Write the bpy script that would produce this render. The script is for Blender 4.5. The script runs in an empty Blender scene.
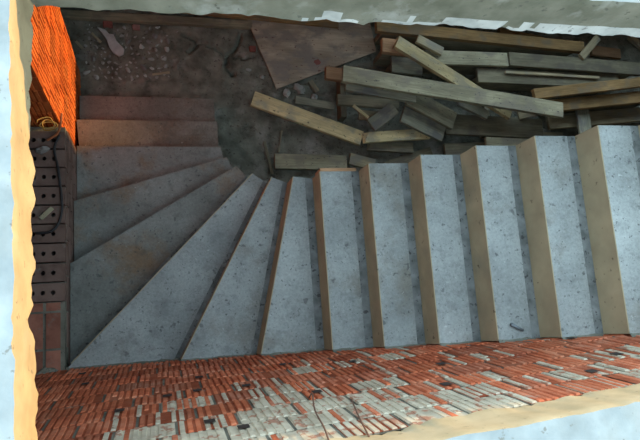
import bpy, bmesh, math, random
from mathutils import Vector, Matrix, noise, Euler
random.seed(7)
S = bpy.context.scene
COL = S.collection
RISE = 0.20277
TREAD = 0.28
X8 = 1.702            # x of the first straight nosing
W = 1.17              # width of the straight flight (y)
H, HT = 3.60, 3.85    # underside and top of the upper slab

# ------------------------------------------------------------------ materials
def nodes(name):
    m = bpy.data.materials.new(name); m.use_nodes = True
    nt = m.node_tree
    return m, nt, nt.nodes['Principled BSDF']

def N(nt, kind, **kw):
    n = nt.nodes.new(kind)
    for k, v in kw.items():
        if k in n.inputs.keys() if hasattr(n.inputs, 'keys') else False: n.inputs[k].default_value = v
        else: setattr(n, k, v)
    return n

def ramp(nt, src, stops):
    r = nt.nodes.new('ShaderNodeValToRGB')
    while len(r.color_ramp.elements) < len(stops): r.color_ramp.elements.new(0.5)
    for e, (p, c) in zip(r.color_ramp.elements, stops):
        e.position = p; e.color = (*c, 1) if len(c) == 3 else c
    nt.links.new(src, r.inputs[0])
    return r.outputs[0]

def mixc(nt, fac, a, b, mode='MIX'):
    m = nt.nodes.new('ShaderNodeMix'); m.data_type = 'RGBA'; m.blend_type = mode
    for sock, v in ((m.inputs[0], fac), (m.inputs[6], a), (m.inputs[7], b)):
        if hasattr(v, 'links') or isinstance(v, bpy.types.NodeSocket): nt.links.new(v, sock)
        elif isinstance(v, (int, float)): sock.default_value = v
        else: sock.default_value = (*v, 1)
    return m.outputs[2]

def coords(nt, scale=(1, 1, 1), rnd=False):
    tc = nt.nodes.new('ShaderNodeTexCoord')
    out = tc.outputs['Object']
    if rnd:
        oi = nt.nodes.new('ShaderNodeObjectInfo')
        mm = nt.nodes.new('ShaderNodeMath'); mm.operation = 'MULTIPLY'; mm.inputs[1].default_value = 37.0
        nt.links.new(oi.outputs['Random'], mm.inputs[0])
        ad = nt.nodes.new('ShaderNodeVectorMath'); ad.operation = 'ADD'
        nt.links.new(out, ad.inputs[0]); nt.links.new(mm.outputs[0], ad.inputs[1])
        out = ad.outputs[0]
    mp = nt.nodes.new('ShaderNodeMapping'); mp.inputs['Scale'].default_value = scale
    nt.links.new(out, mp.inputs[0])
    return mp.outputs[0]

def world_pos(nt):
    return nt.nodes.new('ShaderNodeNewGeometry').outputs['Position']

def tex(nt, vec, scale, detail=4, rough=0.55):
    n = nt.nodes.new('ShaderNodeTexNoise')
    n.inputs['Scale'].default_value = scale; n.inputs['Detail'].default_value = detail
    n.inputs['Roughness'].default_value = rough
    nt.links.new(vec, n.inputs['Vector'])
    return n.outputs['Fac']

def bump(nt, bsdf, h, strength, dist):
    b = nt.nodes.new('ShaderNodeBump'); b.inputs['Strength'].default_value = strength
    b.inputs['Distance'].default_value = dist
    nt.links.new(h, b.inputs['Height']); nt.links.new(b.outputs[0], bsdf.inputs['Normal'])

def speckled(name, c_lo, c_hi, c_spot, spot_at=0.66, scale=3.0, spot_scale=38, c_patch=None, patch_scale=1.6,
             patch_at=0.56, patch_amt=0.7, rough=0.9, bd=0.006, bs=0.6):
    """concrete, dirt, plaster: mottled ground colour, an optional stain colour, dark pits"""
    m, nt, b = nodes(name)
    v = world_pos(nt)
    base = ramp(nt, tex(nt, v, scale, 6), [(0.32, c_lo), (0.68, c_hi)])
    if c_patch:
        f = ramp(nt, tex(nt, v, patch_scale, 5, .6), [(patch_at, (0, 0, 0)), (patch_at + .16, (patch_amt,) * 3)])
        base = mixc(nt, f, base, c_patch)
    f2 = ramp(nt, tex(nt, v, spot_scale, 3), [(spot_at, (0, 0, 0)), (spot_at + .06, (.8,) * 3)])
    base = mixc(nt, f2, base, c_spot)
    nt.links.new(base, b.inputs['Base Color'])
    b.inputs['Roughness'].default_value = rough
    b.inputs['Specular IOR Level'].default_value = 0.15
    bump(nt, b, tex(nt, v, 30, 8, .65), bs, bd)
    return m

def wood(name, c_lo, c_hi, c_knot=None, c_patch=None):
    m, nt, b = nodes(name)
    g = tex(nt, coords(nt, (1.6, 26, 26), True), 3.0, 6, .6)
    base = ramp(nt, g, [(0.3, c_lo), (0.7, c_hi)])
    big = ramp(nt, tex(nt, coords(nt, (1, 2.5, 2.5), True), 2.2, 4), [(0.35, (.62, .62, .62)), (0.65, (1.12, 1.12, 1.12))])
    base = mixc(nt, 1.0, base, big, 'MULTIPLY')
    if c_patch:
        f = ramp(nt, tex(nt, coords(nt, (1, 1.5, 1.5), True), 4.5, 4), [(.5, (0, 0, 0)), (.62, (.8,) * 3)])
        base = mixc(nt, f, base, c_patch)
    if c_knot:
        f = ramp(nt, tex(nt, coords(nt, (1, 1.5, 1.5), True), 26, 2), [(.66, (0, 0, 0)), (.7, (.9,) * 3)])
        base = mixc(nt, f, base, c_knot)
    oi = nt.nodes.new('ShaderNodeObjectInfo')
    var = ramp(nt, oi.outputs['Random'], [(0, (.8, .8, .8)), (1, (1.15, 1.15, 1.15))])
    base = mixc(nt, 1.0, base, var, 'MULTIPLY')
    nt.links.new(base, b.inputs['Base Color'])
    b.inputs['Roughness'].default_value = .85; b.inputs['Specular IOR Level'].default_value = .2
    bump(nt, b, g, .5, .004)
    return m

def flat(name, c, rough=.7, metal=0):
    m, nt, b = nodes(name)
    v = coords(nt, (1, 1, 1), True)
    base = ramp(nt, tex(nt, v, 14, 4), [(.3, tuple(x * .8 for x in c)), (.7, tuple(min(1, x * 1.15) for x in c))])
    nt.links.new(base, b.inputs['Base Color'])
    b.inputs['Roughness'].default_value = rough; b.inputs['Metallic'].default_value = metal
    return m

def brick_mat(name, c1, c2, c3, c_dust, dust_at=.6):
    m, nt, b = nodes(name)
    v = world_pos(nt)
    base = ramp(nt, tex(nt, v, 6.5, 5, .7), [(.3, c1), (.5, c2), (.72, c3)])
    at = nt.nodes.new('ShaderNodeAttribute'); at.attribute_name = 'tint'
    base = mixc(nt, 1.0, base, at.outputs['Color'], 'MULTIPLY')
    f = ramp(nt, tex(nt, v, 9, 6, .7), [(dust_at, (0, 0, 0)), (dust_at + .12, (.75,) * 3)])
    base = mixc(nt, f, base, c_dust)
    nt.links.new(base, b.inputs['Base Color'])
    b.inputs['Roughness'].default_value = .9; b.inputs['Specular IOR Level'].default_value = .15
    bump(nt, b, tex(nt, v, 60, 6, .65), .6, .004)
    return m

M = {}
def tread_mat(name, lo, hi, patch, pat, pamt, line_dir=0.0):
    m, nt, b = nodes(name)
    v = world_pos(nt)
    base = ramp(nt, tex(nt, v, 2.4, 6), [(0.32, lo), (0.68, hi)])
    f = ramp(nt, tex(nt, v, 1.7, 7, .68), [(pat, (0, 0, 0)), (pat + .14, (pamt,) * 3)])
    base = mixc(nt, f, base, patch)
    fine = ramp(nt, tex(nt, v, 55, 8, .75), [(.3, (.78, .78, .78)), (.7, (1.16, 1.16, 1.16))])
    base = mixc(nt, 1.0, base, fine, 'MULTIPLY')
    mid = ramp(nt, tex(nt, v, 11, 5, .7), [(.52, (0, 0, 0)), (.74, (.55,) * 3)])
    base = mixc(nt, mid, base, tuple(x * .5 for x in lo))
    for sc, at, am in ((17, .665, .5), (40, .665, .65), (90, .65, .4)):
        sp = ramp(nt, tex(nt, v, sc, 2), [(at, (0, 0, 0)), (at + .05, (am,) * 3)])
        base = mixc(nt, sp, base, (.065, .068, .07))
    lt = ramp(nt, tex(nt, v, 33, 3), [(.70, (0, 0, 0)), (.74, (.5,) * 3)])
    base = mixc(nt, lt, base, tuple(min(.75, x * 1.5) for x in hi))
    nt.links.new(base, b.inputs['Base Color'])
    b.inputs['Roughness'].default_value = .9; b.inputs['Specular IOR Level'].default_value = .15
    bump(nt, b, tex(nt, v, 34, 8, .7), .7, .005)
    return m
M['tread'] = tread_mat('dusty_cement', (.28, .30, .29), (.44, .468, .45), (.24, .225, .185), .545, .75)
M['tread_dim'] = tread_mat('dimmed_cement', (.20, .205, .185), (.31, .32, .295), (.25, .165, .10), .50, .9)  # winder cement darkened for the weaker daylight there, plus brown dirt patches
M['tread_dirt_dim'] = tread_mat('dirty_dimmed_cement', (.165, .15, .125), (.275, .255, .215), (.165, .11, .07), .53, .7)  # lowest steps: trodden dirt and dim light mixed into one brown
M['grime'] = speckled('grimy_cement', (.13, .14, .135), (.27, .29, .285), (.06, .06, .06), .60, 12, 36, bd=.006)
M['riser'] = speckled('formed_riser_face', (.36, .30, .195), (.50, .42, .27), (.11, .09, .06), .665, 4, 22,
                      (.27, .255, .185), 3, .55, .7, bd=.003)
M['soffit'] = speckled('bare_concrete', (.20, .19, .18), (.30, .29, .27), (.1, .1, .1))
M['slab'] = speckled('rough_slab_concrete', (.26, .295, .295), (.42, .465, .46), (.19, .19, .165), .65, 6, 30,
                     (.25, .265, .24), 2.6, .52, .6, bd=.004, bs=.3)
M['sunwarm'] = speckled('sun_warmed_edge', (.30, .235, .135), (.42, .34, .20), (.20, .16, .10), .66, 7, 30,  # left slab edge: concrete tinted tan for the warm sun on it
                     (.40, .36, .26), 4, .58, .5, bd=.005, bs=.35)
M['edge'] = speckled('shaded_slab_edge', (.12, .125, .09), (.215, .215, .165), (.10, .10, .08), .64, 7, 26,  # back and right slab edges: shade put into a darker grey-green
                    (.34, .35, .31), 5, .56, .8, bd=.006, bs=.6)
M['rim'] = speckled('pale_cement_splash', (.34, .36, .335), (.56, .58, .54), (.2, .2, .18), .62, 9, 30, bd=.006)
M['sunwarm_pale'] = speckled('pale_sun_warmed_edge', (.46, .38, .235), (.62, .52, .34), (.30, .25, .17), .66, 7, 30,  # front slab edge: paler tan painted in for grazing sunlight
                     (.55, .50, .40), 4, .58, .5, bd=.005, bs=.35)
M['mortar'] = speckled('grey_green_mortar', (.15, .15, .12), (.27, .265, .215), (.08, .08, .07), .62, 9, 45, bd=.01, bs=.9)
M['plaster'] = speckled('pale_mortar_smear', (.46, .40, .30), (.74, .67, .52), (.44, .19, .12), .56, 9, 17, bd=.008)
M['brick'] = brick_mat('red_grooved_brick', (.40, .105, .055), (.66, .20, .10), (.74, .34, .21), (.46, .40, .33), .62)
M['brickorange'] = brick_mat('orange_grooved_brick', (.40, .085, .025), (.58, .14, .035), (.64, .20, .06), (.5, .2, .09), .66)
M['hollow'] = brick_mat('dull_hollow_brick', (.13, .085, .07), (.21, .14, .115), (.24, .17, .14), (.24, .23, .20), .58)
M['hole'] = flat('brick_core_shadowed', (.05, .035, .03))
M['dirt'] = speckled('trodden_dirt', (.115, .114, .09), (.30, .295, .235), (.09, .08, .065), .62, 6, 34,
                     (.42, .39, .34), 3.4, .54, .8, bd=.02, bs=1.0)
M['wallplain'] = speckled('dim_block_wall', (.30, .24, .20), (.42, .34, .28), (.12, .1, .09))
M['G'] = wood('grey_weathered_timber', (0.328, 0.295, 0.196), (0.522, 0.479, 0.320), (.12, .11, .10), (.27, .24, .19))
M['S'] = wood('slate_grey_timber', (0.264, 0.257, 0.189), (0.444, 0.426, 0.313), None, (.20, .19, .18))
M['D'] = wood('dark_grey_timber', (0.190, 0.169, 0.113), (0.328, 0.290, 0.193), None, (.16, .14, .11))
M['Y'] = wood('yellow_pine', (.58, .46, .24), (.80, .65, .36), (.16, .11, .07), (.40, .36, .26))
M['T'] = wood('tan_timber', (.31, .255, .155), (.48, .40, .255), None, (.24, .23, .19))
M['B'] = wood('brown_timber', (.27, .165, .07), (.44, .28, .125), None, (.22, .17, .11))
M['O'] = wood('orange_brown_timber', (.34, .19, .10), (.50, .30, .17), None, None)
M['ply'] = wood('brown_plywood', (.47, .37, .265), (.62, .50, .37), (.20, .10, .08), (.28, .24, .21))
M['paper'] = flat('white_paper', (.55, .55, .53), .8)
M['stone'] = speckled('rubble', (.26, .265, .24), (.46, .46, .42), (.1, .1, .1))
M['redbit'] = flat('red_brick_bit', (.26, .09, .07), .9)
M['rust'] = flat('rusty_steel', (.20, .11, .075), .7, .3)
M['steel'] = flat('dull_steel', (.20, .23, .25), .45, .5)
M['rubber'] = flat('black_rubber', (.02, .02, .022), .5)
M['yellow'] = flat('yellow_cable', (.46, .27, .07), .5)

# ------------------------------------------------------------------ helpers
def link(o):
    COL.objects.link(o); return o

def tag(o, label=None, cat=None, group=None, kind=None):
    if label: o['label'] = label
    if cat: o['category'] = cat
    if group: o['group'] = group
    if kind: o['kind'] = kind
    return o

def empty(name, loc=(0, 0, 0)):
    o = bpy.data.objects.new(name, None); o.location = loc; o.empty_display_size = .1
    return link(o)

def obj(name, bm, mats, parent=None, smooth=False):
    """bm is in world coordinates; the origin goes to the middle of its base"""
    bmesh.ops.recalc_face_normals(bm, faces=bm.faces)
    lo = Vector([min(v.co[i] for v in bm.verts) for i in range(3)])
    hi = Vector([max(v.co[i] for v in bm.verts) for i in range(3)])
    c = Vector(((lo.x + hi.x) / 2, (lo.y + hi.y) / 2, lo.z))
    bmesh.ops.translate(bm, verts=bm.verts, vec=-c)
    me = bpy.data.meshes.new(name); bm.to_mesh(me); bm.free()
    if smooth:
        for p in me.polygons: p.use_smooth = True
    for m in (mats if isinstance(mats, (list, tuple)) else [mats]): me.materials.append(m)
    o = link(bpy.data.objects.new(name, me))
    w = Vector(c)
    if parent:
        o.parent = parent
        p = parent
        while p: w -= p.location; p = p.parent
    o.location = w
    return o

def box(bm, x0, x1, y0, y1, z0, z1, mi=0):
    vs = [bm.verts.new((x, y, z)) for z in (z0, z1) for x, y in ((x0, y0), (x1, y0), (x1, y1), (x0, y1))]
    fs = [(3, 2, 1, 0), (4, 5, 6, 7), (0, 1, 5, 4), (1, 2, 6, 5), (2, 3, 7, 6), (3, 0, 4, 7)]
    out = []
    for f in fs:
        F = bm.faces.new([vs[i] for i in f]); F.material_index = mi; out.append(F)
    return out

def prism(bm, poly, z0, z1, mi=0):
    """poly: list of (x, y) ; vertical prism"""
    lo = [bm.verts.new((x, y, z0)) for x, y in poly]
    hi = [bm.verts.new((x, y, z1)) for x, y in poly]
    n = len(poly)
    fs = [bm.faces.new(lo[::-1]), bm.faces.new(hi)]
    for i in range(n): fs.append(bm.faces.new((lo[i], lo[(i + 1) % n], hi[(i + 1) % n], hi[i])))
    for f in fs: f.material_index = mi
    return fs

def tube(bm, pts, r, seg=8):
    pts = [Vector(p) for p in pts]; rings = []
    for i, p in enumerate(pts):
        d = (pts[min(i + 1, len(pts) - 1)] - pts[max(i - 1, 0)]).normalized()
        a = d.orthogonal().normalized() if not rings else None
        if a is None:
            a = (prev - d * prev.dot(d)).normalized()
        prev = a; b = d.cross(a)
        rr = r[i] if isinstance(r, list) else r
        rings.append([bm.verts.new(p + (a * math.cos(t) + b * math.sin(t)) * rr)
                      for t in (2 * math.pi * k / seg for k in range(seg))])
    for A, B in zip(rings, rings[1:]):
        for k in range(seg): bm.faces.new((A[k], A[(k + 1) % seg], B[(k + 1) % seg], B[k]))
    bm.faces.new(rings[0][::-1]); bm.faces.new(rings[-1])

def spline(pts, n=8):
    pts = [Vector(p) for p in pts]; out = []
    for i in range(len(pts) - 1):
        p0, p1, p2, p3 = pts[max(i - 1, 0)], pts[i], pts[i + 1], pts[min(i + 2, len(pts) - 1)]
        for k in range(n):
            t = k / n
            out.append(.5 * (2 * p1 + (p2 - p0) * t + (2 * p0 - 5 * p1 + 4 * p2 - p3) * t * t + (3 * p1 - p0 - 3 * p2 + p3) * t ** 3))
    return out + [pts[-1]]

# ------------------------------------------------------------------ camera
cam = bpy.data.cameras.new('camera'); cam.sensor_width = 36; cam.lens = 607.73 / 640 * 36
cam.clip_start = .05
co = link(bpy.data.objects.new('camera', cam))
R = Matrix(((0.96632, 0.02651, -0.25598), (-0.07087, 0.98364, -0.16564), (0.2474, 0.1782, 0.95239)))
co.matrix_world = Matrix.Translation((0.64423, 0.16562, 5.68352)) @ R.to_4x4()
S.camera = co

# ------------------------------------------------------------------ staircase
stairs = empty('concrete_staircase', (1.2, .6, 0))
tag(stairs, 'bare concrete winder staircase turning from the dirt floor up to the right', 'staircase')
# nosing lines: (inner end, outer end) of step k
IN = {0: (1.172, 2.302), 1: (1.172, 2.008), 2: (1.172, 1.713), 3: (1.199, 1.562), 4: (1.25, 1.432),
      5: (1.339, 1.318), 6: (1.447, 1.236), 7: (1.562, 1.188)}
OUT = {0: (-.010, 2.302), 1: (-.010, 2.008), 2: (.016, 1.713), 3: (.016, 1.213), 4: (.016, .709),
       5: (.016, -.015), 6: (.761, -.015), 7: (1.268, -.015)}
NST = 18
for k in range(8, NST + 1):
    x = X8 + (k - 8) * TREAD
    IN[k] = (x, W); OUT[k] = (x, -.015)
RT = .006
STEPS = []
for k in range(NST):
    a, b = Vector((*IN[k], 0)), Vector((*OUT[k], 0))
    a2, b2 = Vector((*IN[k + 1], 0)), Vector((*OUT[k + 1], 0))
    # direction of the way up, square to the nosing
    e = (b - a).normalized(); up = Vector((-e.y, e.x, 0))
    e2 = (b2 - a2).normalized(); up2 = Vector((-e2.y, e2.x, 0))
    if up.dot((a2 + b2) / 2 - (a + b) / 2) < 0: up = -up
    if up2.dot((a2 + b2) / 2 - (a + b) / 2) < 0: up2 = -up2
    ai, bi = a + up * RT, b + up * RT
    if k in (5,): bi = b + Vector((.0, .0, 0)); bi = Vector((b.x + .012, b.y + .0, 0))
    ae, be = a2 + up2 * RT, b2 + up2 * RT      # runs in under the next riser
    z1 = (k + 1) * RISE
    z0 = 0 if k < 3 else max(0, z1 - .42)
    bm = bmesh.new()
    if k < 8:
        poly = [(ai.x, ai.y), (bi.x, bi.y)]
        if k == 4: poly += [(.016, -.015)]
        poly += [(be.x, be.y), (ae.x, ae.y)]
        fs = prism(bm, poly, z0, z1)
    else:
        x0, x1 = ai.x, ae.x
        def sz(x): return max(0, (9) * RISE + (x - X8) * RISE / TREAD - .40)
        prof = [(x0, z1), (x1, z1), (x1, sz(x1)), (x0, sz(x0))]
        A = [bm.verts.new((x, W, z)) for x, z in prof]; B = [bm.verts.new((x, -.015, z)) for x, z in prof]
        bm.faces.new(A); bm.faces.new(B[::-1])
        for i in range(4): bm.faces.new((A[i], A[(i + 1) % 4], B[(i + 1) % 4], B[i]))
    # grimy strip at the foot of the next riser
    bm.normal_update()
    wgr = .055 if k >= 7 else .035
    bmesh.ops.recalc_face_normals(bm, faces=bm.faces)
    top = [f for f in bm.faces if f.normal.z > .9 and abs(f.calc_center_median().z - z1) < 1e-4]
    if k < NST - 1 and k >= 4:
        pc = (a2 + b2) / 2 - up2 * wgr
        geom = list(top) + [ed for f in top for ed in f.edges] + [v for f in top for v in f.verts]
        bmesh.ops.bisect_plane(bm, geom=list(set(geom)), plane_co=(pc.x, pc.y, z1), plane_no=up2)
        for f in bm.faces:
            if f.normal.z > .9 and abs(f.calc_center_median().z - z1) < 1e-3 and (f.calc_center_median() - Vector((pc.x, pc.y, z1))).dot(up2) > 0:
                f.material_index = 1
    st = obj('step', bm, [M['tread_dirt_dim' if k < 2 else 'tread_dim' if k < 5 else 'tread'], M['grime']], stairs)
    STEPS.append(st)
    # riser face: a thin formed skin in front of the step
    bm = bmesh.new()
    f0 = .0
    aa, bb = a, b
    if k == 5: bb = Vector((b.x + .03, b.y + .03, 0)); 
    prism(bm, [(aa.x, aa.y), (bb.x, bb.y), ((bi if k != 5 else b + up * RT + Vector((.03, .03, 0))).x, (bi if k != 5 else b + up * RT + Vector((.03, .03, 0))).y), (ai.x, ai.y)], k * RISE, z1 - .001)
    obj('riser', bm, [M['tread_dirt_dim' if k < 3 else 'tread_dim' if k < 5 else 'riser']], st)
# board left along the open edge of the first straight step
bm = bmesh.new(); box(bm, X8 + .005, X8 + TREAD - .02, W, W + .022, 9 * RISE - .14, 9 * RISE + .004)
tag(obj('edge_board', bm, M['O'], stairs), 'thin brown form board left along the open edge')

# ------------------------------------------------------------------ grooved block facing
def tint_layer(bm): return bm.loops.layers.float_color.new('tint')

def ribs(bm, tl, u0, u1, z0, z1, to, bw=.242, bh=.2, pitch=.0325, keep=lambda u, z: True, depth=.008, miss=.05, smear=None, holes=False):
    """blocks with upright ribs; to(u, z, d) maps to world with d out of the wall"""
    nrow = int(math.ceil((z1 - z0) / bh))
    for j in range(nrow):
        za, zb = z0 + j * bh + .004, min(z1, z0 + (j + 1) * bh - .005)
        off = (j * .37) % 1 * bw + random.uniform(-.02, .02)
        u = u0 - off
        while u < u1:
            t = random.uniform(.74, 1.12); hue = random.uniform(.9, 1.1)
            col = (t * hue, t, t / hue, 1)
            if smear and random.random() < .0: continue
            pl = 2 if smear and random.random() < smear(u + bw / 2, (za + zb) / 2) else 1
            pa, pb = max(u + .006, u0), min(u + bw - .006, u1)
            if pb - pa > .03 and keep((pa + pb) / 2, zb) and keep(pb, zb):
                for q in (((pa, za), (pb, za), (pb, zb), (pa, zb)),):
                    F = bm.faces.new([bm.verts.new(to(a_, b_, .004)) for a_, b_ in q]); F.material_index = pl
                    for l in F.loops: l[tl] = (.62 * t, .55 * t, .52 * t, 1)
            nr = int((bw - .013) / pitch)
            for i in range(nr):
                ua = u + .007 + i * pitch + random.uniform(0, .003); ub = ua + pitch - .0065 - random.uniform(0, .004)
                if ua < u0 or ub > u1 or not keep((ua + ub) / 2, zb): continue
                if random.random() < miss: continue
                if holes and i < nr - 1 and random.random() < .018:
                    hz = random.uniform(za + .03, zb - .08)  # flat dark plate on the ribs stands for the shade in a hole
                    F = bm.faces.new([bm.verts.new(to(a_, b_, depth + .006)) for a_, b_ in ((ua, hz), (ub + .02, hz), (ub + .02, hz + .055), (ua, hz + .055))]); F.material_index = 3
                    for l in F.loops: l[tl] = (1, 1, 1, 1)
                zt, zl = zb - abs(random.gauss(0, .003)), za + abs(random.gauss(0, .003))
                if random.random() < .06: zt = zb - random.uniform(.03, .1)
                d = depth + random.uniform(-.002, .003)
                k = random.uniform(.88, 1.1)
                mi = 1
                if smear:
                    s = smear((ua + ub) / 2, (za + zb) / 2)
                    if random.random() < s: mi = 2
                f = .003
                P = [to(ua, zl, 0), to(ub, zl, 0), to(ub, zt, 0), to(ua, zt, 0),
                     to(ua + f, zl + f, d), to(ub - f, zl + f, d), to(ub - f, zt - f, d), to(ua + f, zt - f, d)]
                v = [bm.verts.new(p) for p in P]
                for q in ((4, 5, 6, 7), (0, 1, 5, 4), (1, 2, 6, 5), (2, 3, 7, 6), (3, 0, 4, 7)):
                    F = bm.faces.new([v[i2] for i2 in q]); F.material_index = mi
                    for l in F.loops: l[tl] = (col[0] * k, col[1] * k, col[2] * k, 1)
            u += bw

def grid_face(bm, tl, u0, u1, z0, z1, to, nu, nz, amp, mi=0, freq=9):
    vs = []
    for j in range(nz + 1):
        row = []
        for i in range(nu + 1):
            u = u0 + (u1 - u0) * i / nu; z = z0 + (z1 - z0) * j / nz
            d = noise.noise(Vector((u * freq, z * freq, 3.1))) * amp
            row.append(bm.verts.new(to(u, z, d)))
        vs.append(row)
    for j in range(nz):
        for i in range(nu):
            F = bm.faces.new((vs[j][i], vs[j][i + 1], vs[j + 1][i + 1], vs[j + 1][i])); F.material_index = mi
            for l in F.loops: l[tl] = (1, 1, 1, 1)
    return vs

# front wall: its face leans a little, as laid
def wy(x, z):
    zs = min(3.0, 1.2 + x * .36 if x < X8 else 9 * RISE + (x - X8) * RISE / TREAD)
    s = max(0, (z - zs) / (H - zs))
    return -.03 * (1 - s) + min(-.05, -.305 + .055 * x) * s
def stair_z(x):
    if x < .1: return 1.0
    if x < X8: return 1.2 + (x) * .36
    return 9 * RISE + (x - X8) * RISE / TREAD
def to_front(u, z, d): return (u, wy(u, z) + d, z)
def smear_front(x, z):
    c = 0
    n = noise.noise(Vector((x * 3, z * 3, 0)))
    if x < 2.0:
        lim = 2.72 + abs(x - 1.0) * .55
        c = .88 if z > lim + n * .5 else (.3 if z > lim - .35 + n * .4 else 0)
        if x < .42: c = 0
    c2 = .34 if (z > 3.05 and n > -.1) else (.3 if noise.noise(Vector((x * 2.1, z * 5, 5))) > .3 else .03)
    return max(c, c2 if x > 1.3 else 0)
bm = bmesh.new(); tl = tint_layer(bm)
vs = grid_face(bm, tl, -.40, 4.7, 0, H, to_front, 150, 90, .006)
# sides and back of the wall
B = [bm.verts.new(p) for p in ((-.40, -.50, 0), (4.7, -.50, 0), (4.7, -.50, H), (-.40, -.50, H))]
bm.faces.new(B[::-1])
bm.faces.new([r[0] for r in vs][::-1] + [B[0], B[3]][::1]) if False else None
ribs(bm, tl, -.38, 4.65, .0, H - .01, to_front, keep=lambda u, z: z > stair_z(u) - .15, smear=smear_front, miss=.03, holes=True)
wf = obj('wall_front', bm, [M['mortar'], M['brick'], M['plaster'], M['hole']])
tag(wf, 'long red grooved brick wall running up beside the lower edge of the stairs', 'wall', kind='structure')

# rough mortar bed where the steps meet the wall
for k in range(4, NST):
    bm = bmesh.new(); tl = tint_layer(bm)
    z = (k + 1) * RISE
    xa, xb = (.04 if k == 4 else OUT[k][0]), OUT[k + 1][0] - .002
    n = max(4, int((xb - xa) / .03))
    rows = []
    for i in range(n + 1):
        x = xa + (xb - xa) * i / n
        hgt = .008 + .012 * noise.noise(Vector((x * 14, z * 3, 1)))
        wd = .004 + .010 * noise.noise(Vector((x * 17, z * 3, 7)))
        y0 = wy(x, z + .03)
        rows.append([bm.verts.new(p) for p in ((x, max(y0,-.06) - .004, z + hgt + .012), (x, max(y0, -.03) + .008 + wd * .4, z + hgt), (x, -.014 + wd, z - .002))])
    for A, C2 in zip(rows, rows[1:]):
        for q in (0, 1):
            F = bm.faces.new((A[q], A[q + 1], C2[q + 1], C2[q])); F.material_index = 0; F.smooth = True
            for l in F.loops: l[tl] = (1, 1, 1, 1)
    obj('mortar_bed', bm, [M['mortar']], STEPS[k])

# pier at the far left, catching the sun
PX, PY0, PY1 = -.02, 1.70, 2.60
bm = bmesh.new(); tl = tint_layer(bm)
for f in box(bm, -.42, PX - .011, PY0 + .011, PY1, 0, H):
    for l in f.loops: l[tl] = (1, 1, 1, 1)
ribs(bm, tl, PY0 + .005, PY1 - .002, 0, H, lambda u, z, d: (PX - .011 + d, u, z), miss=.03)
ribs(bm, tl, -.42, PX - .02, 0, H, lambda u, z, d: (u, PY0 + .011 - d, z), miss=.03)
for f in bm.faces:
    if f.material_index == 0: f.material_index = 0
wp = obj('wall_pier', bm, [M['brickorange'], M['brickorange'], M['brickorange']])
wp.name = 'wall_corner'
tag(wp, 'orange sunlit grooved brick wall end at upper left above the lowest steps', 'wall', kind='structure')

# low wall left of the stairs with open-topped hollow bricks
LZ = 1.22
bm = bmesh.new(); tl = tint_layer(bm)
def col_box(*a, mi=0, t=(1, 1, 1)):
    for f in box(bm, *a, mi=mi):
        for l in f.loops: l[tl] = (*t, 1)
col_box(-.26, .004, -.14, 1.69, 0, LZ - .075, mi=0)
# courses on the stair side of the low wall
for j in range(int((LZ - .08) / .085)):
    y = -.13 + (j % 2) * .12
    while y < 1.66:
        t = random.uniform(.8, 1.15)
        if y > -.13: col_box(-.003, .012, max(y, -.13), min(y + .238, 1.68), j * .085 + .005, j * .085 + .077, mi=1, t=(t, t, t))
        y += .25
def hollow_brick(x0, x1, y0, y1, z0, z1, holes, r=.016, t=1.):
    bmt = bmesh.new()
    rect = [bmt.verts.new((x, y, z1)) for x, y in ((x0, y0), (x1, y0), (x1, y1), (x0, y1))]
    ed = [bmt.edges.new((rect[i], rect[(i + 1) % 4])) for i in range(4)]
    loops = []
    for hx, hy in holes:
        c = [bmt.verts.new((hx + r * math.cos(2 * math.pi * q / 12), hy + r * 1.1 * math.sin(2 * math.pi * q / 12), z1)) for q in range(12)]
        ed += [bmt.edges.new((c[q], c[(q + 1) % 12])) for q in range(12)]; loops.append(c)
    bmesh.ops.triangle_fill(bmt, use_beauty=True, edges=ed)
    lo = [bmt.verts.new((v.co.x, v.co.y, z0)) for v in rect]
    for i in range(4): bmt.faces.new((rect[i], lo[i], lo[(i + 1) % 4], rect[(i + 1) % 4]))
    for c in loops:
        d = [bmt.verts.new((v.co.x, v.co.y, z0 + .004)) for v in c]
        for q in range(12): bmt.faces.new((c[q], c[(q + 1) % 12], d[(q + 1) % 12], d[q])).material_index = 2
        bmt.faces.new(d).material_index = 2
    m = {}
    for f in bmt.faces:
        nv = []
        for v in f.verts:
            if v not in m: m[v] = bm.verts.new(v.co)
            nv.append(m[v])
        F = bm.faces.new(nv); F.material_index = 1 if f.material_index == 0 else 2
        for l in F.loops: l[tl] = (t, t, t, 1)
    bmt.free()
y = .43
i = 0
while y < 1.60:
    j = random.uniform(-.004, .004); dz = random.uniform(-.004, .004)
    cy = y + .062
    hollow_brick(-.245 + j, .012 + j, y + .004, y + .126, LZ - .075, LZ + dz,
                 [(-.061 + j, cy), (-.126 + j, cy), (-.190 + j, cy)], r=.0145, t=random.uniform(.85, 1.2))
    y += .1345; i += 1
# two rows of stretchers nearer the corner
for (xa, xb) in ((-.245, -.128), (-.108, -.018)):
    y = -.13
    while y < .40:
        t = random.uniform(.9, 1.6)
        col_box(xa, xb, y, min(y + .235, .425), LZ - .075, LZ + random.uniform(-.01, .0), mi=1, t=(t * 1.5, t * .95, t * .8))
        y += .25
col_box(-.25, .008, -.13, .428, LZ - .08, LZ - .012, mi=0)
wl = obj('wall_left', bm, [M['mortar'], M['hollow'], M['hole']])
tag(wl, 'low wall of hollow bricks with paired holes along the left end of the winders', 'wall', kind='structure')

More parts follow.
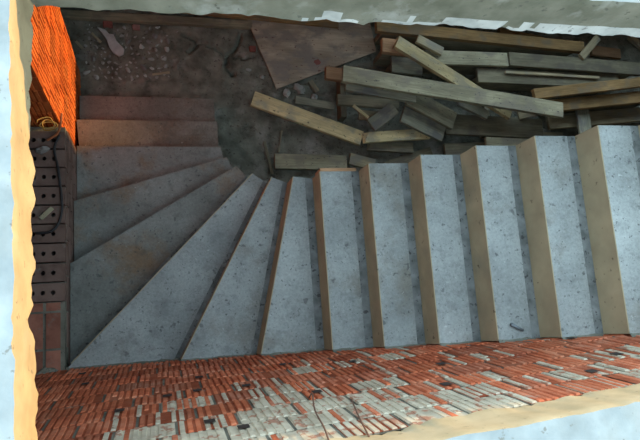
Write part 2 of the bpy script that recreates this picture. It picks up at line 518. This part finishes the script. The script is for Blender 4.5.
# ------------------------------------------------------------------ rest of the lower room
def gz(x, y):
    n = noise.noise(Vector((x * 2.2, y * 2.2, 0))) * .012 + noise.noise(Vector((x * 9, y * 9, 2))) * .014 + noise.noise(Vector((x * 30, y * 30, 4))) * .004
    if x < .9 and y > 2.5: n += .03 * abs(noise.noise(Vector((x * 16, y * 16, 9))))
    return n - .012
CR = [[(.94, 3.05), (1.06, 2.98), (1.18, 2.94), (1.26, 2.89), (1.33, 2.83)],
      [(1.49, 3.08), (1.455, 2.965), (1.42, 2.9), (1.35, 2.853), (1.325, 2.76), (1.33, 2.7), (1.40, 2.65)],
      [(1.06, 2.98), (1.02, 2.9), (.97, 2.86)],
      [(1.35, 2.853), (1.5, 2.82), (1.62, 2.84)]]
def seg_d(px, py, a, b):
    ax, ay = a; bx, by = b
    t = max(0, min(1, ((px - ax) * (bx - ax) + (py - ay) * (by - ay)) / ((bx - ax) ** 2 + (by - ay) ** 2)))
    return math.hypot(px - ax - t * (bx - ax), py - ay - t * (by - ay))
bm = bmesh.new()
XA, XB, YA, YB = -1.2, 7.7, -.5, 3.6
xs = [XA + (XB - XA) * i / 260 for i in range(261)]
xs = [-1.2 + .06 * i for i in range(15)] + [-.3 + .018 * i for i in range(150)] + [2.4 + .05 * i for i in range(119)]
ys = [-.5 + .09 * i for i in range(26)] + [1.84 + .018 * i for i in range(98)]
V = [[None] * len(xs) for _ in ys]
for j, yy in enumerate(ys):
    for i, xx in enumerate(xs):
        z = gz(xx, yy)
        jit = noise.noise(Vector((xx * 20, yy * 20, 8))) * .02
        if .8 < xx < 1.75 and yy > 2.5:
            d = min(seg_d(xx + jit, yy + jit, a, b) for L in CR for a, b in zip(L, L[1:]))
            if d < .02: z -= .08 * (1 - d / .02)
        V[j][i] = bm.verts.new((xx, yy, z))
for j in range(len(ys) - 1):
    for i in range(len(xs) - 1): bm.faces.new((V[j][i], V[j][i + 1], V[j + 1][i + 1], V[j + 1][i])).smooth = True
fl = obj('floor', bm, M['dirt'])
tag(fl, 'trodden dirt floor with cracks in front of the lowest steps', 'floor', kind='structure')

bm = bmesh.new()      # wall at the far side; unglazed window hole, unseen, shaped to aim the sun patch
WX0, WX1 = 3.04, 8.0
YW0, YW1 = 3.32, 3.55
box(bm, -1.2, WX0, YW0, YW1, -.05, H); box(bm, WX1, 8.3, YW0, YW1, -.05, H)
box(bm, WX0, WX1, YW0, YW1, 3.2, H)
A = [(WX0, -.05), (WX1, -.05), (WX1, 1.27), (WX0, .72)]
va = [bm.verts.new((x, YW0, z)) for x, z in A]; vb = [bm.verts.new((x, YW1, z)) for x, z in A]
bm.faces.new(va); bm.faces.new(vb[::-1])
for i in range(4): bm.faces.new((va[i], vb[i], vb[(i + 1) % 4], va[(i + 1) % 4]))
tag(obj('wall_back', bm, M['wallplain']), 'dim block wall behind the timber pile under the slab', 'wall', kind='structure')
bm = bmesh.new(); box(bm, 8.2, 8.4, -.5, 3.55, -.05, H)
tag(obj('wall_right', bm, M['wallplain']), 'dim end wall beyond the right end of the timber pile', 'wall', kind='structure')
bm = bmesh.new(); box(bm, 4.7, 8.3, -.5, -.3, -.05, H); box(bm, -1.2, -.4, -.5, -.3, -.05, H)
tag(obj('wall_end', bm, M['wallplain']), 'plain wall continuing past the red brick wall beyond the top step', 'wall', kind='structure')
bm = bmesh.new(); box(bm, -1.3, -1.1, -.5, 3.55, -.05, H)
tag(obj('wall_side', bm, M['wallplain']), 'dim wall at the far left behind the low hollow brick wall', 'wall', kind='structure')

# upper slab with the rough-edged stairwell opening
inner = []
def side(p, q, n):
    for i in range(n):
        t = i / n
        inner.append((p[0] + (q[0] - p[0]) * t, p[1] + (q[1] - p[1]) * t))
OX = 4.5
c00, c10, c11, c01 = (.272, -.30 + .055 * .27), (OX, -.30 + .055 * OX), (OX, 1.335), (.232, 1.305)
n1, n2, n3, n4 = 170, 50, 170, 70
side(c00, c10, n1); side(c10, c11, n2); side(c11, c01, n3); side(c01, c00, n4)
oc = [(-1.3, -1.6), (8.4, -1.6), (8.4, 3.55), (-1.3, 3.55)]
outer = []
for (p, q, n) in ((oc[0], oc[1], n1), (oc[1], oc[2], n2), (oc[2], oc[3], n3), (oc[3], oc[0], n4)):
    for i in range(n):
        t = i / n; outer.append((p[0] + (q[0] - p[0]) * t, p[1] + (q[1] - p[1]) * t))
ctr = Vector((2.2, .55))
bm = bmesh.new()
L = len(inner)
lev = [(H, 1.0), (H + .02, .8), (H + .06, .35), (H + .125, .3), (H + .19, .3), (HT - .02, .5), (HT, .5)]
rows = []
for li, (z, am) in enumerate(lev):
    r = []
    for i, (x, y) in enumerate(inner):
        # outward normal of the side (towards the slab)
        nx, ny = (0, -1) if i < n1 else (1, 0) if i < n1 + n2 else (0, 1) if i < n1 + n2 + n3 else (-1, 0)
        s = (x + y) * 1.0
        nz = noise.noise(Vector((x * 7, y * 7, z * 4))) + .7 * noise.noise(Vector((x * 22, y * 22, z * 6))) + .4 * noise.noise(Vector((x * 50, y * 50, z * 9)))
        d = nz * (.019 if nx == -1 else .014) * am + (.005 if li == len(lev) - 1 else 0)
        if li in (0, 1): d += -.004
        top_left = 0
        dz = noise.noise(Vector((x * 12, y * 12, 20))) * .012 * (1 if li < 2 else .4)
        r.append(bm.verts.new((x + nx * d, y + ny * d, z + dz)))
    rows.append(r)
mid_t = []; 
def fring(frac, z, amp):
    r = []
    for i, (x, y) in enumerate(inner):
        X, Y = outer[i]
        xx, yy = x + (X - x) * frac, y + (Y - y) * frac
        r.append(bm.verts.new((xx, yy, z + amp * noise.noise(Vector((xx * 9, yy * 9, z))))))
    return r
crown = [bm.verts.new(v.co) for v in rows[-1]]
tops = [crown] + [fring(f, HT, .003) for f in (.06, .12, .2, .35)] + [fring(1, HT, 0)]
bots = [[bm.verts.new(v.co) for v in rows[0]], fring(1, H, 0)]
def skin(A, Bq, edge=False):
    for i in range(L):
        j = (i + 1) % L
        f = bm.faces.new((A[i], A[j], Bq[j], Bq[i])); f.smooth = True
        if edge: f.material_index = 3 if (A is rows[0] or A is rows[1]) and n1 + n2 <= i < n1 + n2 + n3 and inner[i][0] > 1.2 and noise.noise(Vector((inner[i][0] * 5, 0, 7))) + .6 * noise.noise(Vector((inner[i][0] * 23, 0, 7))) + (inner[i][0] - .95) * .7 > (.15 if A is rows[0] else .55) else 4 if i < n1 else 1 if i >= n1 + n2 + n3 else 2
for A, Bq in zip(rows, rows[1:]): skin(A, Bq, True)
for A, Bq in zip(tops, tops[1:]): skin(A, Bq)
skin(bots[0], bots[1]); skin(bots[1], tops[-1]); bmesh.ops.recalc_face_normals(bm, faces=bm.faces)
tag(obj('ceiling', bm, [M['slab'], M['sunwarm'], M['edge'], M['rim'], M['sunwarm_pale']]), 'pale concrete upper floor slab with rough edges framing the stairwell opening', 'floor slab', kind='structure')

# ------------------------------------------------------------------ timber pile
def board(name, label, cat, p, q, w, t, m, roll=0., warp=.004, group=None, chip=0.):
    p, q = Vector(p), Vector(q)
    d = q - p; Lh = d.length / 2
    bm = bmesh.new(); n = 10
    sec = []
    b = min(.003, t * .15)
    for i in range(n + 1):
        x = -Lh + 2 * Lh * i / n
        wz = warp * noise.noise(Vector((x * 1.7 + p.x * 9, p.y * 7, 0)))
        wy_ = warp * noise.noise(Vector((x * 1.3 + p.y * 9, p.x * 5, 3)))
        prof = [(-w / 2 + b, -t / 2), (w / 2 - b, -t / 2), (w / 2, -t / 2 + b), (w / 2, t / 2 - b),
                (w / 2 - b, t / 2), (-w / 2 + b, t / 2), (-w / 2, t / 2 - b), (-w / 2, -t / 2 + b)]
        row = []
        for k, (yy, zz) in enumerate(prof):
            xx = x
            if chip and i == 0: xx += chip * abs(noise.noise(Vector((yy * 40, zz * 30, p.x)))) * 2
            row.append(bm.verts.new((xx, yy + wy_, zz + wz)))
        sec.append(row)
    for A, Bq in zip(sec, sec[1:]):
        for k in range(8): bm.faces.new((A[k], A[(k + 1) % 8], Bq[(k + 1) % 8], Bq[k]))
    bm.faces.new(sec[0][::-1]); bm.faces.new(sec[-1])
    bmesh.ops.recalc_face_normals(bm, faces=bm.faces)
    me = bpy.data.meshes.new(name); bm.to_mesh(me); bm.free(); me.materials.append(M[m])
    o = link(bpy.data.objects.new(name, me))
    xa = d.normalized(); ya = Vector((0, 0, 1)).cross(xa)
    if ya.length < .05: ya = Vector((0, 1, 0))
    ya.normalize(); za = xa.cross(ya)
    rot = Matrix((xa, ya, za)).transposed() @ Matrix.Rotation(roll, 3, 'X')
    o.matrix_world = Matrix.Translation((p + q) / 2) @ rot.to_4x4()
    return tag(o, label, cat, group)

PILE = 'loose timber boards piled behind the stairs'
BOARDS = [
 ('plank', 'pale yellow nailed plank lying on the dirt with its left end clear of the pile', (1.56,2.36,.075), (2.64,1.96,.085), .15,.045,'Y',0),
 ('plank', 'short dark grey plank lying level just above the first straight steps, left of the pile', (1.75,1.74,.03), (2.48,1.72,.03), .15,.04,'G',0),
 ('plank', 'short dark slate board below the splintered yellow board at the front of the pile', (2.70,1.90,.06), (3.20,1.87,.06), .11,.04,'D',0),
 ('plank', 'short yellow board with a splintered left end at the front of the pile', (2.63,1.95,.14), (3.36,2.00,.14), .11,.04,'Y',0),
 ('board_offcut', 'small blue-grey board end tilted above the splintered yellow board', (2.70,2.05,.185), (2.97,2.24,.235), .14,.03,'S',0),
 ('plank', 'grey board sloping down right just under the long main plank, upper of two slanting boards', (3.09,2.33,.33), (3.60,2.10,.25), .19,.04,'G',0),
 ('plank', 'slate board sloping down right, lower of two slanting boards above the grey end faces', (3.04,2.17,.24), (3.50,1.98,.18), .17,.04,'S',0),
 ('plank', 'narrow slate board slanting under the middle of the long main plank', (3.66,2.31,.29), (4.0,2.18,.235), .10,.04,'S',0),
 ('long_plank', 'long light grey plank crossing the whole timber pile from left to right', (2.38,2.49,.44), (4.76,2.17,.44), .165,.05,'G',0),
 ('plank', 'blue-grey board tucked directly beneath the left end of the long main plank', (2.42,2.40,.375), (3.14,2.29,.375), .10,.045,'S',0),
 ('timber_offcut', 'orange-brown timber stub poking out at the left end of the long main plank', (2.29,2.61,.175), (2.59,2.58,.175), .13,.06,'O',0),
 ('plank', 'dark shadowed board below the left end of the long main plank', (2.39,2.33,.175), (3.04,2.30,.175), .11,.05,'D',0),
 ('stick', 'thin pale stick slanting above the blue-grey board end', (2.53,2.25,.245), (2.68,2.13,.235), .03,.02,'Y',0),
 ('board_offcut', 'olive board offcut beneath the dark board on the left of the pile', (2.63,2.21,.10), (2.95,2.18,.10), .10,.03,'T',0),
 ('plank', 'tan yellow plank slanting down from the brown beam and passing under the long main plank', (2.95,2.83,.48), (4.26,2.19,.26), .13,.05,'Y',0),
 ('board_offcut', 'short tan board beside the upper end of the slanting yellow plank', (3.20,2.90,.43), (3.47,2.78,.41), .09,.04,'T',0),
 ('timber_block', 'brown timber block end beside the dark gap right of the plywood', (2.83,2.83,.385), (3.10,2.81,.385), .15,.06,'O',0),
 ('plank', 'slate board with a pale edge behind the slanting yellow plank', (2.95,2.675,.30), (3.28,2.655,.30), .17,.04,'S',0),
 ('plank', 'grey board lying level to the right of the slanting yellow plank', (3.30,2.74,.36), (4.24,2.75,.36), .15,.04,'G',0),
 ('plank', 'dark grey board at the back right, in line with the level grey board', (4.26,2.76,.36), (5.94,2.71,.36), .15,.04,'D',0),
 ('plank', 'dark grey board at the right, a layer below the dark back right board', (3.90,2.59,.30), (5.65,2.58,.30), .16,.04,'D',0),
 ('stick', 'thin tan lath lying on the dark grey boards at the right', (4.21,2.62,.345), (5.37,2.60,.345), .03,.02,'T',0),
 ('timber_beam', 'brown beam slanting up to the right edge, upper of the two brown beams', (4.46,2.35,.42), (6.08,2.55,.45), .11,.05,'B',0),
 ('timber_beam', 'brown beam with a square cut end, lower of the two slanting brown beams at the right', (4.71,2.26,.33), (6.14,2.41,.36), .13,.06,'B',0),
 ('plank', 'wide dark slate board at the front right of the pile below the long main plank', (3.54,2.10,.165), (4.69,2.06,.165), .22,.04,'D',0),
 ('board_offcut', 'dark board with a pale cut end right beside the straight steps', (3.56,1.84,.06), (4.12,1.86,.06), .16,.04,'D',0),
 ('timber_beam', 'long orange-brown beam under the far slab edge at the back of the pile', (2.81,3.06,.33), (5.23,2.95,.33), .12,.06,'B',0),
 ('board_offcut', 'short brown board lying behind the long orange-brown beam', (4.40,3.24,.03), (4.95,3.16,.03), .10,.05,'B',0),
 ('stick', 'tiny pale stick lying in the dark gap above the level grey board', (3.46,2.94,.02), (3.56,2.89,.02), .02,.015,'Y',0),
 ('stick', 'short tan lath leaning at the right end of the long orange-brown beam', (5.13,2.80,.405), (5.41,3.06,.375), .08,.03,'T',0),
 ('board_offcut', 'reddish brown offcut lying right of the leaning tan lath', (5.60,3.08,.03), (5.99,3.05,.03), .12,.04,'O',0),
 ('board_offcut', 'tan board end at the far right corner under the slab', (6.17,3.29,.03), (6.38,3.12,.03), .08,.04,'T',0),
 ('timber_beam', 'long thin dark beam along the foot of the back wall at upper left', (-.19,3.16,.03), (1.60,3.16,.03), .08,.05,'D',0),
 ('board_offcut', 'small slate offcut lying between the plywood sheet and the nailed plank', (2.00,2.38,.02), (2.40,2.32,.02), .08,.03,'S',0),
 ('board_offcut', 'short tan board half under the slate board, next to the first straight steps', (2.52,1.77,.02), (2.78,1.70,.02), .12,.035,'T',0),
 ('plank', 'dark narrow plank slanting up right beneath the splintered yellow board', (2.86,1.68,.02), (3.42,1.85,.02), .09,.04,'D',0),
 ('timber_beam', 'brown board along the foot of the back wall above the plywood sheet', (.84,3.29,.06), (2.50,3.21,.06), .10,.05,'B',0),
 ('plank', 'olive brown plank end under the two brown beams beside the upper steps', (4.78,2.14,.16), (6.30,2.28,.16), .16,.04,'T',0),
 ('plank', 'grey plank close behind the upper steps under the long main plank', (3.98,1.90,.18), (5.2,1.85,.18), .12,.03,'G',0),
 ('plank', 'dark plank along the foot of the pile behind the upper steps', (4.15,2.00,.02), (5.05,2.0,.02), .14,.035,'T',0),
 ('board_offcut', 'tan offcut wedged below the end of the long main plank beside the brown beams', (4.40,2.20,.20), (4.72,2.25,.30), .10,.03,'T',0),
 ('stick', 'small pale stick lying just below the lower edge of the plywood', (2.17,2.59,.015), (2.24,2.48,.015), .05,.02,'G',0),
]
for (n, lab, p, q, w, t, m, roll) in BOARDS:
    board(n, lab, 'wood board' if n != 'stick' else 'stick', p, q, w, t, m, roll, group=PILE, chip=.05 if 'splintered' in lab else 0)
# short board standing on end behind the straight steps
board('plank', 'pale grey plank end pointing into the pile beside the straight steps near the right edge', 'wood board', (5.16,1.45,.26), (5.16,2.26,.26), .16, .03, 'S', 0, group=PILE)
# bearers and lower boards the pile lies on
BEAR = [((2.46, 2.17), (2.48, 2.62), .14, 'dark bearer under the left end of the pile'),
        ((3.30, 2.02), (3.34, 2.55), .13, 'dark bearer under the slanting grey boards'),
        ((4.05, 2.00), (4.09, 2.48), .13, 'dark bearer under the wide dark slate board'),
        ((3.36, 2.75), (4.20, 2.76), .33, 'dark timber on edge under the level grey board'),
        ((4.32, 2.765), (5.90, 2.72), .33, 'dark timber on edge under the dark back right board'),
        ((3.95, 2.59), (5.60, 2.58), .275, 'dark timber on edge a layer below the dark back right board'),
        ((2.90, 3.055), (5.15, 2.955), .295, 'dark timber on edge under the long orange-brown beam'),
        ((4.80, 2.29), (6.08, 2.42), .285, 'dark timber on edge under the two brown beams'),
        ((2.96, 2.672), (3.25, 2.658), .275, 'dark timber on edge under the slate board behind the slanting yellow plank'),
        ((2.88, 2.825), (3.06, 2.812), .35, 'dark block under the brown timber block')]
for (a, b, h, lab) in BEAR:
    board('timber_bearer', lab, 'wood board', (*a, h / 2), (*b, h / 2), .06, h, 'D', 0, warp=0, group=PILE)

# plywood sheet
ply = empty('plywood_sheet', (2.2, 2.85, 0))
tag(ply, 'brown plywood sheet lying on the dirt under the far slab edge', 'plywood')
bm = bmesh.new(); prism(bm, [(1.55, 3.22), (1.81, 2.48), (2.90, 2.93), (2.86, 3.26)], .035, .053)
obj('panel', bm, M['ply'], ply)
bm = bmesh.new()
for (x, y) in ((2.25, 2.78),):
    prism(bm, [(x + .035 * math.cos(a) * random.uniform(.7, 1.2), y + .03 * math.sin(a) * random.uniform(.7, 1.2)) for a in [k * .628 for k in range(10)]], .053, .058)
tag(obj('brick_smudge', bm, M['redbit'], ply), 'red brick dust spot on the sheet')

# nails on the pale plank
# ------------------------------------------------------------------ rubble and small things
def stone(name, x, y, z, r, m, label, cat, group=None, sq=.6):
    bm = bmesh.new(); bmesh.ops.create_icosphere(bm, subdivisions=1 if r < .045 else 2, radius=1)
    o3 = Vector((x * 31, y * 17, 0))
    ang = random.uniform(0, 3)
    for v in bm.verts:
        d = 1 + .6 * noise.noise(v.co * 1.3 + o3)
        c = v.co * d
        v.co = Vector((c.x * math.cos(ang) - c.y * sq * math.sin(ang), c.x * math.sin(ang) + c.y * sq * math.cos(ang), c.z * .5)) * r + Vector((x, y, 0))
    lo = min(v.co.z for v in bm.verts)
    for v in bm.verts: v.co.z += z - lo
    return tag(obj(name, bm, m), label, cat, group)
spots = []
while len(spots) < 95:
    x, y, r = random.uniform(.02, .42) + max(0, random.gauss(0, .15)), random.uniform(2.56, 3.10), random.uniform(.012, .038)
    if seg_d(x, y, (.15, 3.04), (.35, 2.79)) < .06 + r * 1.3: continue
    if any(math.hypot(x - a, y - b) < .07 + r for a, b in ((.228, 3.1), (.48, 3.08))): continue
    if any(math.hypot(x - a, y - b) < (r + c) * 1.25 for a, b, c in spots): continue
    spots.append((x, y, r))
for (x, y, r) in spots:
    stone('rubble_stone', x, y, gz(x, y) - .004, r, M[random.choice(('stone', 'stone', 'rim', 'soffit'))], 'small grey rubble chip scattered on the dirt beside the orange brick wall', 'rubble',
          'rubble chips by the orange brick wall', random.uniform(.4, .9))
for i, (x, y, r) in enumerate([(1.92, 2.46, .05), (2.05, 2.5, .06), (2.2, 2.42, .045), (1.95, 2.3, .035), (1.68, 2.62, .03), (1.55, 2.7, .03)]):
    stone('rubble_stone', x, y, gz(x, y) - .004, r, M['stone'], 'grey rubble lump on the dirt between the plywood and the nailed plank', 'rubble', 'rubble lumps by the plywood', .7)
for i, (x, y, r, lab) in enumerate([(.225, 3.10, .042, 'dark red brick fragment above the white torn paper scrap'),
                                    (.48, 3.08, .036, 'pinkish brick fragment right of the dark red brick fragment'),
                                    (1.60, 2.92, .035, 'small red brick chip at the left edge of the plywood')]):
    bm = bmesh.new()
    box(bm, x - r, x + r, y - r * .7, y + r * .7, gz(x, y) - .006, gz(x, y) + r * .8)
    for v in bm.verts: v.co += Vector((noise.noise(v.co * 30), noise.noise(v.co * 30 + Vector((5, 0, 0))), 0)) * r * .35
    bmesh.ops.bevel(bm, geom=bm.edges[:], offset=r * .15, segments=1, affect='EDGES')
    tag(obj('brick_fragment', bm, M['redbit'] if i != 1 else flat('pink_brick_bit', (.42, .24, .21), .9)), lab, 'brick fragment')
# torn paper
bm = bmesh.new()
out = [(.13, 3.05), (.20, 3.03), (.235, 2.99), (.275, 2.985), (.30, 2.92), (.37, 2.84), (.36, 2.79), (.32, 2.77), (.27, 2.80), (.235, 2.86), (.215, 2.93), (.17, 3.0)]
def pz(x, y): return .035 + .012 * noise.noise(Vector((x * 14, y * 14, 0)))
cv = [bm.verts.new((x, y, pz(x, y))) for x, y in out]; cl = [bm.verts.new((x, y, pz(x, y) - .022)) for x, y in out]
bm.faces.new(cv); bm.faces.new(cl[::-1])
for i in range(len(out)): bm.faces.new((cv[i], cl[i], cl[(i + 1) % len(out)], cv[(i + 1) % len(out)]))
bmesh.ops.triangulate(bm, faces=[f for f in bm.faces if len(f.verts) > 4])
tag(obj('torn_paper_scrap', bm, M['paper']), 'white torn paper scrap on the rubble near the upper left', 'paper')
for (p, q, lab) in [((-.06, 2.90, .03), (.0, 2.83, .03), 'short pale stick on the rubble beside the orange brick wall'),
                    ((.08, 2.99, .03), (.16, 2.9, .03), 'pale splinter left of the white paper scrap'),
                    ((.62, 2.6, .02), (.78, 2.63, .02), 'thin tan splinter on the dirt above the lowest step')]:
    board('wood_splinter', lab, 'stick', p, q, .022, .012, 'G')
# sticks and reeds in the dirt below the nailed plank
for (p, q, w, lab) in [((1.66, 1.95, .012), (1.72, 1.62, .012), .03, 'thin brown lath lying in the dirt below the nailed plank'),
                       ((1.84, 2.06, .012), (1.80, 1.84, .012), .02, 'thin tan splinter beside the brown lath in the dirt')]:
    board('wood_splinter', lab, 'stick', p, q, w, .012, 'D')

# cable and bits on the low wall
bm = bmesh.new()
tube(bm, spline([(-.02, 1.60, LZ + .02), (-.055, 1.50, LZ + .016), (-.03, 1.36, LZ + .02), (.0-.015, 1.23, LZ + .016), (.0-.006, 1.13, LZ + .018), (.0-.006, 1.05, LZ + .016), (-.03, .96, LZ + .016), (-.08, .91, LZ + .016), (-.17, .90, LZ + .016)]), .009)
tag(obj('black_cable', bm, M['rubber'], smooth=True), 'black cable snaking over the hollow brick tops at left', 'cable')
bm = bmesh.new()
pts = []
for i in range(30):
    a = i * .55
    pts.append((-.085 + .05 * math.cos(a) + .012 * math.sin(a * 2.3), 1.655 + .035 * math.sin(a) , LZ + .02 + .0045 * i))
tube(bm, pts, .005)
tag(obj('yellow_wire_coil', bm, M['yellow'], smooth=True), 'tangled yellow wire coil on the end of the low wall by the orange bricks', 'wire')
bm = bmesh.new(); tube(bm, spline([(-.10, 1.56, LZ + .02), (-.03, 1.60, LZ + .05), (.0, 1.66, LZ + .10), (.012, 1.72, LZ + .14)]), .008)
tag(obj('orange_wire', bm, flat('orange_wire_skin', (.5, .17, .07), .5), smooth=True), 'orange wire end sticking up beside the yellow wire coil', 'wire')
stone('concrete_lump', -.13, 1.49, LZ, .045, M['soffit'], 'dark lump of concrete on the low wall below the yellow wire coil', 'rubble')
board('wood_chip', 'pale wood chip lying on the hollow brick tops at left', 'stick', (-.14, 1.00, LZ + .024), (-.065, 1.075, LZ + .024), .03, .014, 'G')
stone('mortar_lump', -.10, -.06, LZ - .012, .075, M['mortar'], 'grey mortar lump in the corner where the two brick walls meet', 'mortar', sq=.8)
bm = bmesh.new(); z = 12 * RISE + .012
tube(bm, [(2.63, .075, z), (2.67, .052, z), (2.705, .035, z)], [.012, .011, .008])
tag(obj('steel_offcut', bm, M['steel'], smooth=True), 'small steel rod offcut lying on a straight step by the brick wall', 'steel rod')
def wire(pts, label):
    bm = bmesh.new(); tube(bm, spline(pts), .0035, 6)
    tag(obj('tie_wire', bm, M['rust'], smooth=True), label, 'wire')
wire([(1.27, wy(1.27, 2.95) + .005, 2.95), (1.25, -.13, 3.1), (1.21, -.17, 3.3), (1.19, -.20, 3.5), (1.17, -.225, 3.64)], 'thin rusty tie wire hanging in front of the pale plastered bricks, left of two')
wire([(1.42, wy(1.42, 3.1) + .005, 3.1), (1.37, -.17, 3.3), (1.34, -.19, 3.45), (1.31, -.225, 3.64)], 'thin rusty tie wire bent over the brick wall top, right of two')

# ------------------------------------------------------------------ light
EL, AZ = math.radians(6.5), math.radians(13.2)
d = Vector((-math.cos(EL) * math.cos(AZ), -math.cos(EL) * math.sin(AZ), -math.sin(EL)))
sun = bpy.data.lights.new('sun', 'SUN'); sun.energy = 5.0; sun.color = (1.0, .60, .21); sun.angle = math.radians(.6)
so = link(bpy.data.objects.new('sun', sun)); so.rotation_euler = d.to_track_quat('-Z', 'Y').to_euler(); so.location = (6, 4, 7)

w = bpy.data.worlds.new('sky'); S.world = w; w.use_nodes = True
nt = w.node_tree; bg = nt.nodes['Background']
tc = nt.nodes.new('ShaderNodeTexCoord'); sp = nt.nodes.new('ShaderNodeSeparateXYZ')
nt.links.new(tc.outputs['Generated'], sp.inputs[0])
mr = nt.nodes.new('ShaderNodeMapRange'); mr.inputs[1].default_value = -1; mr.inputs[2].default_value = 1
nt.links.new(sp.outputs['Z'], mr.inputs[0])
c = ramp(nt, mr.outputs[0], [(.0, (.10, .085, .07)), (.495, (.16, .14, .12)), (.52, (.85, .90, .90)), (.65, (.70, .87, .97)), (1.0, (.55, .78, .95))])
nt.links.new(c, bg.inputs['Color']); bg.inputs['Strength'].default_value = 2.1

S.view_settings.view_transform = 'Standard'; S.view_settings.look = 'None'
S.view_settings.gamma = 1; S.view_settings.use_curve_mapping = False
S.view_settings.exposure = 0.4
